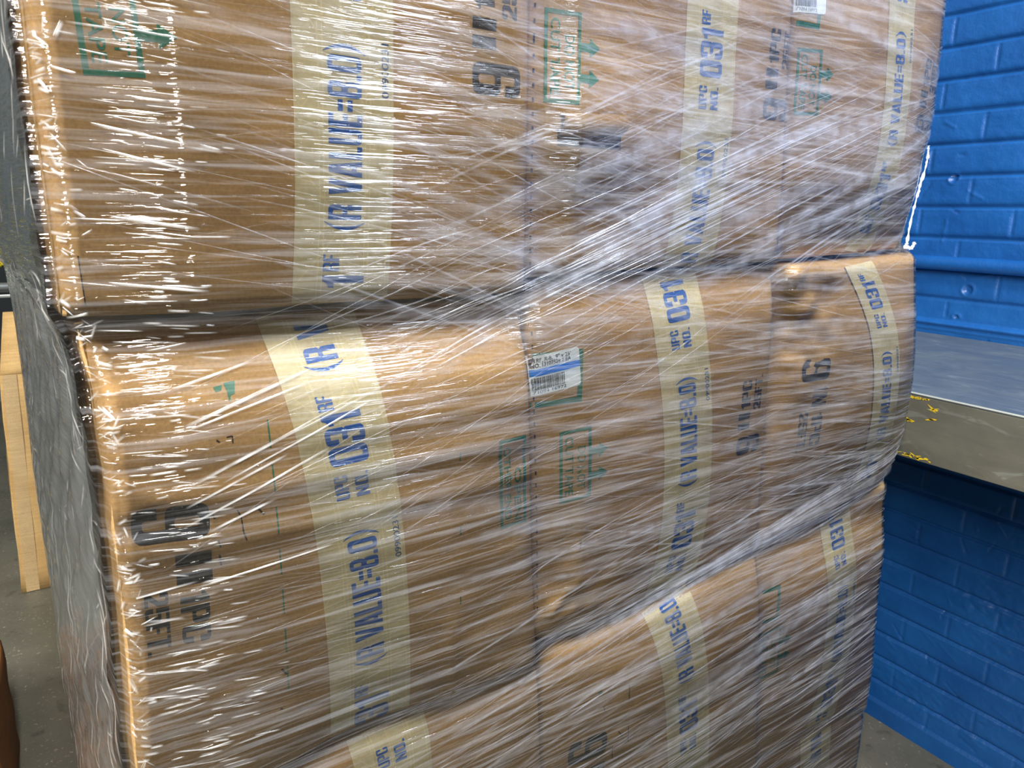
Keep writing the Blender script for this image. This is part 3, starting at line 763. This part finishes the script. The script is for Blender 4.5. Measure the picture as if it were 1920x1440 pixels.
# families of tension lines: region (x0, x1, z0, z1), angle, spread, count, length range, width range, opacity range
FAM = [
 ((.05, .36, 1.30, 1.66), -13, 5, 90, (.06, .30), (.0005, .0018), (.08, .35)),
 ((.05, .36, 1.30, 1.66), 6, 5, 35, (.05, .25), (.0005, .0012), (.08, .30)),
 ((.36, 1.0, 1.42, 1.66), -6, 7, 170, (.08, .40), (.0008, .004), (.08, .32)),
 ((.36, 1.0, 1.42, 1.66), 9, 7, 90, (.08, .35), (.0008, .003), (.08, .32)),
 ((.34, 1.0, 1.29, 1.50), 19, 5, 210, (.08, .45), (.0006, .004), (.10, .45)),
 ((.34, 1.0, 1.29, 1.48), 0, 8, 110, (.06, .3), (.0008, .003), (.08, .32)),
 ((.20, .50, 1.26, 1.50), -14, 6, 100, (.08, .35), (.0006, .003), (.10, .40)),
 ((.20, .55, 1.20, 1.34), 20, 4, 35, (.12, .4), (.0006, .0018), (.25, .6)),
 ((.70, 1.03, 1.00, 1.31), -6, 5, 120, (.06, .28), (.0006, .003), (.08, .40)),
 ((.36, .74, 1.00, 1.29), -3, 7, 130, (.08, .36), (.0006, .003), (.08, .34)),
 ((.12, .38, .96, 1.28), -2, 6, 70, (.08, .30), (.0006, .0020), (.08, .32)),
 ((.16, .40, 1.10, 1.28), 20, 4, 30, (.08, .30), (.0006, .0016), (.15, .45)),
 ((.02, .36, .89, 1.12), 4, 4, 60, (.06, .35), (.0006, .0018), (.08, .28)),
 ((.36, 1.03, .90, 1.06), 10, 4, 140, (.10, .45), (.0008, .0035), (.12, .45)),
 ((.30, 1.04, .68, .97), 8, 4, 190, (.08, .40), (.0008, .0042), (.12, .55)),
 ((.72, 1.05, .16, .90), 9, 5, 130, (.06, .30), (.0008, .0045), (.12, .55)),
 ((.02, .38, .52, .90), 7, 4, 80, (.08, .35), (.0008, .003), (.10, .4)),
 # broad soft bands of haze put in as pale strands
 ((.40, 1.0, 1.30, 1.46), 19, 4, 28, (.3, .6), (.008, .028), (.10, .26)),
 ((.36, 1.0, 1.40, 1.64), -5, 6, 38, (.2, .5), (.010, .035), (.08, .22)),
 ((.22, .60, 1.26, 1.50), -14, 5, 26, (.2, .4), (.008, .022), (.08, .22)),
 ((.70, 1.03, 1.00, 1.30), -5, 4, 30, (.15, .3), (.006, .020), (.08, .22)),
 ((.36, .74, .98, 1.28), -3, 5, 26, (.15, .4), (.006, .020), (.06, .18)),
 ((.36, 1.03, .70, 1.00), 9, 3, 44, (.2, .5), (.006, .022), (.08, .26)),
 ((.14, .36, .90, 1.26), 0, 5, 16, (.1, .3), (.006, .016), (.05, .12)),
]
for (x0, x1, z0, z1), a, sp_, n, (l0, l1), (w0, w1), (o0, o1) in FAM:
    for _ in range(n):
        S.add(rs.uniform(x0, x1), rs.uniform(z0, z1), rs.gauss(a, sp_), rs.uniform(l0, l1), lerp(w0, w1, rs.random()**2), lerp(o0, o1, rs.random()**1.8)*(.62 if w1 < .006 else .8), .0005, rs.gauss(0, .003))
# the gathered rope of film running up across the lower seam, and the fan above it
for k in range(45):
    xc = rs.uniform(.42, .98); S.add(xc, .883+(xc-.376)*.225+rs.gauss(0, .009), rs.gauss(12.8, 1.4), rs.uniform(.2, .6), rs.uniform(.0008, .005), rs.uniform(.08, .30), .0008)
for k in range(40):
    xc = rs.uniform(.38, .75); S.add(xc, 1.30+(xc-.366)*.36+rs.gauss(0, .022), rs.gauss(20, 2.0), rs.uniform(.2, .6), rs.uniform(.0008, .0024), rs.uniform(.2, .55), .001)
S.build('film_wrinkles').__setitem__('kind', 'stuff')
# taut ridges near the left corner, their highlights put in as white
S = Strands()
for (x0, z0, x1, z1, w) in [(.03, 1.408, .078, 1.399, .0022), (.035, 1.393, .083, 1.382, .0018), (.06, 1.235, .115, 1.249, .0022), (.066, 1.209, .156, 1.2395, .0028), (.067, 1.206, .15, 1.229, .0018),
    (.068, 1.166, .15, 1.199, .0026), (.062, 1.15, .13, 1.176, .002), (.06, 1.135, .16, 1.175, .002), (.075, 1.128, .12, 1.143, .0022), (.035, 1.352, .083, 1.345, .0025), (.03, 1.31, .085, 1.303, .0022), (.01, 1.085, .06, 1.09, .0018), (.06, 1.085, .16, 1.095, .0016), (.015, 1.025, .055, 1.018, .002), (.09, 1.165, .20, 1.21, .0016)]:
    L_ = math.hypot(x1-x0, z1-z0); S.add((x0+x1)/2, (z0+z1)/2, math.degrees(math.atan2(z1-z0, x1-x0)), L_*1.1, w*1.2, .9, .0011)
for _ in range(260):
    S.add(rs.gauss(.062, .02), rs.uniform(.88, 1.60), rs.gauss(-5, 5), rs.uniform(.006, .03), rs.uniform(.0008, .0022), rs.uniform(.3, .9), .0009)
for _ in range(230):
    z_ = rs.uniform(.3, 1.62); S.side(rs.uniform(D+.02, D+DEPTH-.03), z_, rs.gauss(-62 if z_ < 1.0 else -40, 22), rs.uniform(.02, .16 if z_ < 1.05 else .07), rs.uniform(.0015, .007), rs.uniform(.1, .6)**1.4)
for _ in range(140):
    S.side(rs.uniform(D+.012, D+.10), rs.uniform(.3, 1.62), rs.gauss(10, 50), rs.uniform(.02, .05), rs.uniform(.001, .003), rs.uniform(.2, .8))
for _ in range(420):
    z_ = rs.uniform(.55, 1.62); S.add(float(Lz(z_))+abs(rs.gauss(0, .007)), z_, rs.gauss(0, 40), rs.uniform(.004, .014), rs.uniform(.0008, .003), rs.uniform(.2, .9), .001)
S.build('film_ridge_glints', M_ridge_glint).__setitem__('kind', 'stuff')
# loose bunched edges: crinkled film cord hanging on the right and round the left corner
def cord(name, pts, r0, seed, mat, label_):
    rnd_ = random.Random(seed); P = [Vector(p) for p in pts]
    for _ in range(3):
        Q = [P[0]]
        for a, b in zip(P, P[1:]): Q += [a*.75+b*.25, a*.25+b*.75]
        P = Q+[P[-1]]
    vs, fs = [], []; m = 9
    for i, p in enumerate(P):
        t = (P[min(i+1, len(P)-1)]-P[max(i-1, 0)]).normalized(); a = t.cross(Vector((0, 1, .1))).normalized(); b = t.cross(a)
        rr_ = r0*rnd_.uniform(.5, 1.35)
        for k in range(m):
            q = 2*math.pi*k/m; w = rr_*rnd_.uniform(.6, 1.3); vs.append(tuple(p+a*math.cos(q)*w+b*math.sin(q)*w-Vector(fo)))
    for i in range(len(P)-1):
        for k in range(m): fs.append((i*m+k, i*m+(k+1) % m, (i+1)*m+(k+1) % m, (i+1)*m+k))
    fs += [tuple(range(m)), tuple(range((len(P)-1)*m, len(P)*m))]
    ob = link(name, vs, fs, mat, film, False); ob['label'] = label_; return ob
M_bunch, nt, b = new_mat('bunched_film'); b.inputs['Base Color'].default_value = (.82, .86, .92, 1); b.inputs['Roughness'].default_value = .18
b.inputs['Alpha'].default_value = .42; b.inputs['Specular IOR Level'].default_value = .9
cord('film_edge', [(.989, .537, 1.452), (.992, .537, 1.43), (.985, .538, 1.405), (.979, .538, 1.38), (.973, .538, 1.345), (.969, .536, 1.323)], .0016, 1, M_bunch, 'white rolled edge of film at the right side of the top box')
cord('film_edge', [(.955, .530, 1.322), (.966, .528, 1.319), (.975, .530, 1.322), (.980, .532, 1.326)], .0022, 2, M_bunch, 'white knotted tail of film under the top right box')

# ------------------------------------------------------------------ pallet under the stack
M_wood, nt, b = new_mat('pallet_wood'); v = mapping(nt, (4, 40, 40)); nn = noise(nt, v, 2, 4)
nt.links.new(mixc(nt, nn, srgb(150, 120, 84), srgb(110, 84, 56)), b.inputs['Base Color']); b.inputs['Roughness'].default_value = .85
pal = bpy.data.objects.new('wooden_pallet', None); COL.objects.link(pal); pal.location = (.51, D+DEPTH/2, 0)
tag(pal, 'wooden pallet under the film wrapped boxes', 'pallet')
for k in range(7):
    y = D+.005+k*(DEPTH-.11)/6; q = box_mesh('deck_board', -.5, .54, y-D-DEPTH/2, y+.095-D-DEPTH/2, .122, .1455, M_wood, pal, .002)
for x in (-.49, -.02, .44):
    box_mesh('stringer', x, x+.09, -DEPTH/2+.01, DEPTH/2-.01, .020, .1215, M_wood, pal, .003)
for k in range(3):
    y = -DEPTH/2+.005+k*(DEPTH-.11)/2; box_mesh('bottom_board', -.5, .54, y, y+.095, 0.0, .0195, M_wood, pal, .002)

# ------------------------------------------------------------------ blue painted brick wall
WX = 1.795
M_wall, nt, b = new_mat('blue_gloss_paint')
v = mapping(nt); n1 = noise(nt, v, 5, 4); n2 = noise(nt, v, 90, 4, .65); n3 = noise(nt, v, 30, 3)
nt.links.new(mixc(nt, ramp(nt, n1, [(.35, g1(0)), (.65, g1(1))]), srgb(14, 70, 134), srgb(22, 84, 152)), b.inputs['Base Color'])
b.inputs['Roughness'].default_value = .38; b.inputs['Specular IOR Level'].default_value = .5
bump(nt, b, math_(nt, 'ADD', n2, n3), .5, .002)
ys = np.concatenate([np.arange(-1.4, .20, .012), np.arange(.20, 1.62, .0035), np.arange(1.62, 6.0, .2), [6.0]])
zs = np.concatenate([np.arange(0, 1.95, .0035), [1.95, 2.4, 3.0]])
YY, ZZ = np.meshgrid(ys, zs)
CH, BL_, Z0 = .0710, .205, 1.385
warp = .0025*fbm(YY*2.2, ZZ*3)*2; zz = (ZZ-Z0)/CH+warp/CH; row = np.floor(zz); fz = (zz-row)*CH
joint_z = np.minimum(fz, CH-fz)
offs = (row.astype(int) % 2)*BL_/2+.012*np.sin(row*12.9)
yy = (YY-.043+offs)/BL_+.01*fbm(YY*5, ZZ*5); fy = (yy-np.floor(yy))*BL_; joint_y = np.minimum(fy, BL_-fy)
gz_ = np.exp(-(joint_z/.0032)**2)+.35*np.exp(-(joint_z/.009)**2); gy_ = .38*np.exp(-(joint_y/.003)**2)
rough_m = np.clip(vnoise(YY*6, ZZ*9)*2.2-1.0, 0, 1)*np.clip((1.25-ZZ)*1.5, .35, 1)
hgt_ = -.0072*np.maximum(gz_, gy_) + +.0022*fbm(YY*14, ZZ*18)*2 + .0034*rough_m*fbm(YY*70, ZZ*90, 3)*2
hgt_ += .0028*np.exp(-((joint_z-.006)/.0025)**2)*(fz > CH/2)*0.6                              # lip of paint over each joint
for (cy, cz, rd) in [(.835, 1.197, .011), (.77, 1.12, .006), (.85, 1.13, .006), (.905, 1.45, .009)]:
    dd = np.hypot(YY-cy, ZZ-cz); hgt_ += -.006*np.exp(-(dd/rd)**4)+.003*np.exp(-((dd-rd*1.2)/.003)**2)
# a few raised worms of paint and old cracks
rw = random.Random(5)
for _ in range(150):
    cy, cz = rw.uniform(.35, 1.25), rw.uniform(.02, 1.75); a = rw.uniform(-.5, 2.2); L_ = rw.uniform(.015, .06)
    hgt_ += crease(YY, ZZ, cy, cz, cy+L_*math.cos(a), cz+L_*math.sin(a), .0028, rw.choice([.0022, -.003]))
bead = .010*np.exp(-((ZZ-(1.112-.012*0))/.0055)**4)+.004*np.exp(-((ZZ-1.098)/.004)**2)
hgt_ = np.where(ZZ < 1.13, np.where(ZZ > 1.088, bead+.001*fbm(YY*20, ZZ*40), hgt_), hgt_)
hgt_ = np.where(ZZ < .05, .010+.001*fbm(YY*20, ZZ*30), hgt_)
Vw = [(WX-float(h), float(y), float(z)) for h, y, z in zip(hgt_.ravel(), YY.ravel(), ZZ.ravel())]
ny = len(ys); Fw = [(j*ny+i, (j+1)*ny+i, (j+1)*ny+i+1, j*ny+i+1) for j in range(len(zs)-1) for i in range(ny-1)]
wl = link('wall_right', Vw, Fw, M_wall, None, True); wl['kind'] = 'structure'
# painted conduit
def tube(name, pts, r, mat, parent=None, m=16):
    vs, fs = [], []
    for i, p in enumerate(pts):
        p = Vector(p); t = (Vector(pts[min(i+1, len(pts)-1)])-Vector(pts[max(0, i-1)])).normalized(); a = t.cross(Vector((0.01, 0, 1))).normalized(); b_ = t.cross(a)
        for k in range(m): q = 2*math.pi*k/m; vs.append(tuple(p+(a*math.cos(q)+b_*math.sin(q))*r))
    for i in range(len(pts)-1):
        for k in range(m): fs.append((i*m+k, i*m+(k+1) % m, (i+1)*m+(k+1) % m, (i+1)*m+k))
    fs += [tuple(range(m))[::-1], tuple(range((len(pts)-1)*m, len(pts)*m))]
    return link(name, vs, fs, mat, parent, True)
pp = tube('conduit_pipe', [(WX-.016, y, 1.2545+.0008*math.sin(y*9)) for y in np.linspace(-1.3, 3.5, 60)], .0165, M_wall)
tag(pp, 'blue painted pipe running level along the brick wall above the metal ledge', 'pipe')

# ------------------------------------------------------------------ metal ledge
def steel(name, c, rough, dirn):
    m, nt, b = new_mat(name); v = mapping(nt, dirn); s1_ = noise(nt, v, 3, 5, .65, .3); s2_ = noise(nt, mapping(nt), 9, 4, .6, 1.0)
    s3 = noise(nt, mapping(nt, (9, 2.5, 9), (R(20), 0, R(8))), 5, 3, .6, 1.4)
    col = mixc(nt, ramp(nt, s1_, [(.3, g1(0)), (.7, g1(1))]), c, tuple(min(1, q*1.35) for q in c[:3])+(1,))
    col = mixc(nt, ramp(nt, s3, [(.60, g1(0)), (.66, g1(.5))]), col, srgb(175, 180, 176))
    nt.links.new(col, b.inputs['Base Color']); b.inputs['Metallic'].default_value = .75
    r_ = ramp(nt, s2_, [(.3, g1(rough*.8)), (.7, g1(rough*1.25))]); nt.links.new(r_, b.inputs['Roughness'])
    bump(nt, b, math_(nt, 'ADD', s1_, s2_), .12, .001); return m
M_stop = steel('galvanised_top', srgb(120, 130, 134), .42, (40, 1.5, 40))
M_sfront = steel('steel_front', srgb(128, 128, 118), .38, (6, 2, 12))
LX = 1.147
led = bpy.data.objects.new('metal_ledge', None); COL.objects.link(led); led.location = (1.45, .6, .975)
tag(led, 'grey metal ledge on the blue brick wall, yellow paint scuffs on its front', 'ledge')
lo = led.location
box_mesh('ledge_top', LX-lo.x, WX-.004-lo.x, -1.4-lo.y, 3.2-lo.y, 1.081-lo.z, 1.085-lo.z, M_stop, led, .0015)
box_mesh('front_panel', LX-lo.x, LX+.006-lo.x, -1.4-lo.y, 3.2-lo.y, .975-lo.z, 1.0808-lo.z, M_sfront, led, .001)
box_mesh('bottom_lip', LX+.0062-lo.x, LX+.05-lo.x, -1.4-lo.y, 3.2-lo.y, .975-lo.z, .979-lo.z, M_sfront, led, .001)
for y in (-1.0, .1, 1.2, 2.3):
    # triangular bracket arm carrying the ledge from the wall
    vs = [(LX+.06, y, 1.0805), (WX-.006, y, 1.0805), (WX-.006, y, 1.02), (LX+.06, y, 1.055)]; vs = vs+[(a, b_+.03, c) for a, b_, c in vs]
    vs = [(a-lo.x, b_-lo.y, c-lo.z) for a, b_, c in vs]
    link('bracket', vs, [(0, 1, 2, 3), (7, 6, 5, 4), (0, 4, 5, 1), (1, 5, 6, 2), (2, 6, 7, 3), (3, 7, 4, 0)], M_sfront, led)
M_yel, nt, b = new_mat('yellow_paint_scuff'); b.inputs['Base Color'].default_value = srgb(196, 168, 30); b.inputs['Roughness'].default_value = .5
M_edge, nt, b = new_mat('worn_bright_edge'); b.inputs['Base Color'].default_value = srgb(205, 210, 205); b.inputs['Roughness'].default_value = .3; b.inputs['Metallic'].default_value = .6
link('worn_edge', [(LX-.0006-lo.x, -1.4-lo.y, 1.0835-lo.z), (LX-.0006-lo.x, 3.2-lo.y, 1.0835-lo.z), (LX+.001-lo.x, 3.2-lo.y, 1.0856-lo.z), (LX+.001-lo.x, -1.4-lo.y, 1.0856-lo.z)], [(0, 1, 2, 3)], M_edge, led)
vs, fs = [], []; ry = random.Random(9)
def scuff(cy, cz, ly, lz, n):
    for _ in range(n):
        y0, z0 = cy+ry.gauss(0, ly), cz+ry.gauss(0, lz); k = len(vs); m = 7; a_, b_ = ry.uniform(.002, .010), ry.uniform(.0006, .0018); th = ry.uniform(-.3, .6)
        for i in range(m):
            q = 2*math.pi*i/m; u_, w_ = a_*math.cos(q)*ry.uniform(.6, 1.2), b_*math.sin(q)*ry.uniform(.5, 1.3)
            vs.append((LX-.0008-lo.x, y0+u_*math.cos(th)-w_*math.sin(th)-lo.y, min(max(z0+u_*math.sin(th)+w_*math.cos(th), .976), 1.0800)-lo.z))
        fs.append(tuple(range(k, k+m)))
scuff(.578, 1.078, .012, .001, 8); scuff(.555, 1.066, .003, .003, 4); scuff(.590, 1.038, .006, .0015, 9); scuff(.567, .981, .014, .0015, 12); scuff(.553, 1.048, .004, .001, 3)
link('yellow_scuffs', vs, fs, M_yel, led)['label'] = 'yellow paint scuffs'

# ------------------------------------------------------------------ floor and the far side
M_floor, nt, b = new_mat('worn_concrete')
v = mapping(nt); n1 = noise(nt, v, 2.2, 5, .6, .4); n2 = noise(nt, v, 95, 3, .6); n3 = noise(nt, v, 14, 5, .7)
col = mixc(nt, ramp(nt, n1, [(.35, g1(0)), (.65, g1(1))]), srgb(98, 98, 88), srgb(122, 120, 108))
col = mixc(nt, ramp(nt, n3, [(.25, g1(.75)), (.42, g1(0))]), col, srgb(52, 52, 50))
col = mixc(nt, math_(nt, 'MULTIPLY', ramp(nt, n2, [(.60, g1(0)), (.66, g1(.75))]), ramp(nt, n3, [(.45, g1(0)), (.6, g1(1))])), col, srgb(188, 180, 160))
nt.links.new(col, b.inputs['Base Color']); b.inputs['Roughness'].default_value = .42
bump(nt, b, math_(nt, 'ADD', n2, n3), .3, .002)
fl = link('floor', [(-4, -3, 0), (1.9, -3, 0), (1.9, 6.2, 0), (-4, 6.2, 0)], [(0, 1, 2, 3)], M_floor); fl['kind'] = 'structure'
M_bwall, nt, b = new_mat('grey_warehouse_wall'); nt.links.new(mixc(nt, noise(nt, mapping(nt), 3, 4), srgb(120, 124, 122), srgb(140, 144, 142)), b.inputs['Base Color']); b.inputs['Roughness'].default_value = .7
wb = box_mesh('wall_back', -4, 1.9, 6.0, 6.15, 0, 3.0, M_bwall, None, 0); wb['kind'] = 'structure'

# dark machine casing seen past the film, with its yellow rope edging and steel rail
M_slate, nt, b = new_mat('dark_slate_paint'); b.inputs['Base Color'].default_value = srgb(52, 64, 66); b.inputs['Roughness'].default_value = .5
M_yrope, nt, b = new_mat('yellow_rope'); b.inputs['Base Color'].default_value = srgb(214, 200, 40); b.inputs['Roughness'].default_value = .6
M_steelb, nt, b = new_mat('pale_steel'); b.inputs['Base Color'].default_value = srgb(170, 176, 172); b.inputs['Roughness'].default_value = .35; b.inputs['Metallic'].default_value = .6
mc = bpy.data.objects.new('machine_cabinet', None); COL.objects.link(mc); mc.location = (-.4, 4.2, 0)
tag(mc, 'dark slate cabinet in the far background with a yellow twisted edging', 'cabinet')
box_mesh('cabinet_body', -.75, .62, -.18, .3, 1.075, 2.55, M_slate, mc, .01)
box_mesh('lower_shelf', -.75, .62, -.14, .3, .93, .945, M_steelb, mc, .004)
for x in (-.72, .56):
    box_mesh('leg', x, x+.05, -.10, -.05, 0, 1.074, M_slate, mc, .004); box_mesh('leg', x, x+.05, .2, .25, 0, 1.074, M_slate, mc, .004)
vs, fs = [], []
for s_ in (0, math.pi):
    pts = [(x, -.2+.009*math.cos(x*160+s_), 1.092+.009*math.sin(x*160+s_)) for x in np.linspace(-.75, .62, 400)]
    for i, p in enumerate(pts):
        for k in range(6): q = k*math.pi/3; vs.append((p[0], p[1]+.008*math.cos(q), p[2]+.008*math.sin(q)))
    b0 = len(vs)-len(pts)*6
    for i in range(len(pts)-1):
        for k in range(6): fs.append((b0+i*6+k, b0+i*6+(k+1) % 6, b0+(i+1)*6+(k+1) % 6, b0+(i+1)*6+k))
link('yellow_edging', vs, fs, M_yrope, mc, True)
tube('rail', [(-.75, -.16, .985), (.62, -.16, .985)], .018, M_steelb, mc)

# open carton on the floor behind, leaning a little
def open_box(name, x0, x1, y0, y1, h, lean, mat, lab, flaps=True, loc_z=0):
    root = bpy.data.objects.new(name, None); COL.objects.link(root); root.location = ((x0+x1)/2, (y0+y1)/2, 0)
    tag(root, lab, 'box'); ox, oy = (x0+x1)/2, (y0+y1)/2
    th = .006; W, Dp = (x1-x0)/2, (y1-y0)/2
    def panel(pn, pts, m=mat):
        """quad with thickness, bottom pair then top pair, slightly bowed"""
        n = 10; A, B_, C_, E_ = [Vector(p) for p in pts]; vs, fs = [], []
        nrm = (B_-A).cross(E_-A).normalized()
        for j in range(n+1):
            for i in range(n+1):
                u, t = i/n, j/n; p = (A*(1-u)+B_*u)*(1-t)+(E_*(1-u)+C_*u)*t
                vs.append(tuple(p+nrm*(.010*math.sin(u*math.pi)*math.sin(t*math.pi)+.002*math.sin(u*9+t*14))))
        for j in range(n):
            for i in range(n): k = j*(n+1)+i; fs.append((k, k+1, k+n+2, k+n+1))
        o = link(pn, vs, fs, m, root, True); md = o.modifiers.new('board', 'SOLIDIFY'); md.thickness = th; md.offset = 0; return o
    b = th
    panel('side_panel', [(-W, -Dp, .003), (W, -Dp, .003), (W+lean, -Dp, h), (-W+lean, -Dp, h)])
    panel('side_panel', [(W, Dp, .003), (-W, Dp, .003), (-W+lean, Dp, h), (W+lean, Dp, h)])
    panel('side_panel', [(-W, Dp, .003), (-W, -Dp, .003), (-W+lean, -Dp, h), (-W+lean, Dp, h)])
    panel('side_panel', [(W, -Dp, .003), (W, Dp, .003), (W+lean, Dp, h), (W+lean, -Dp, h)])
    panel('bottom_panel', [(-W, -Dp, .004), (W, -Dp, .004), (W, Dp, .004), (-W, Dp, .004)])
    if flaps:
        panel('flap', [(-W+lean, -Dp-.004, h), (W+lean, -Dp-.004, h), (W+lean-.02, -Dp+.07, h+.20), (-W+lean+.03, -Dp+.07, h+.20)])
        panel('flap', [(-W+lean-.004, Dp, h), (-W+lean-.004, -Dp, h), (-W+lean-.10, -Dp+.02, h+.15), (-W+lean-.10, Dp, h+.15)])
        panel('flap', [(W+lean+.004, -Dp, h), (W+lean+.004, Dp, h), (W+lean+.12, Dp, h+.10), (W+lean+.12, -Dp, h+.10)])
    return root
ob = open_box('cardboard_box', -.235, .30, 2.87, 3.25, .80, .035, M_kraft2, 'open tan cardboard box on the concrete floor behind the wrapped stack')
link('packing_tape', [(-.255, -.196, .004), (-.215, -.196, .004), (-.187, -.199, .80), (-.227, -.199, .80)], [(0, 1, 2, 3)], M_kraft2b, ob)
open_box('cardboard_box', -.50, -.224, 1.62, 2.00, .30, 0, M_kraft3, 'brown cardboard box on the floor, its edge in the bottom left corner', False)
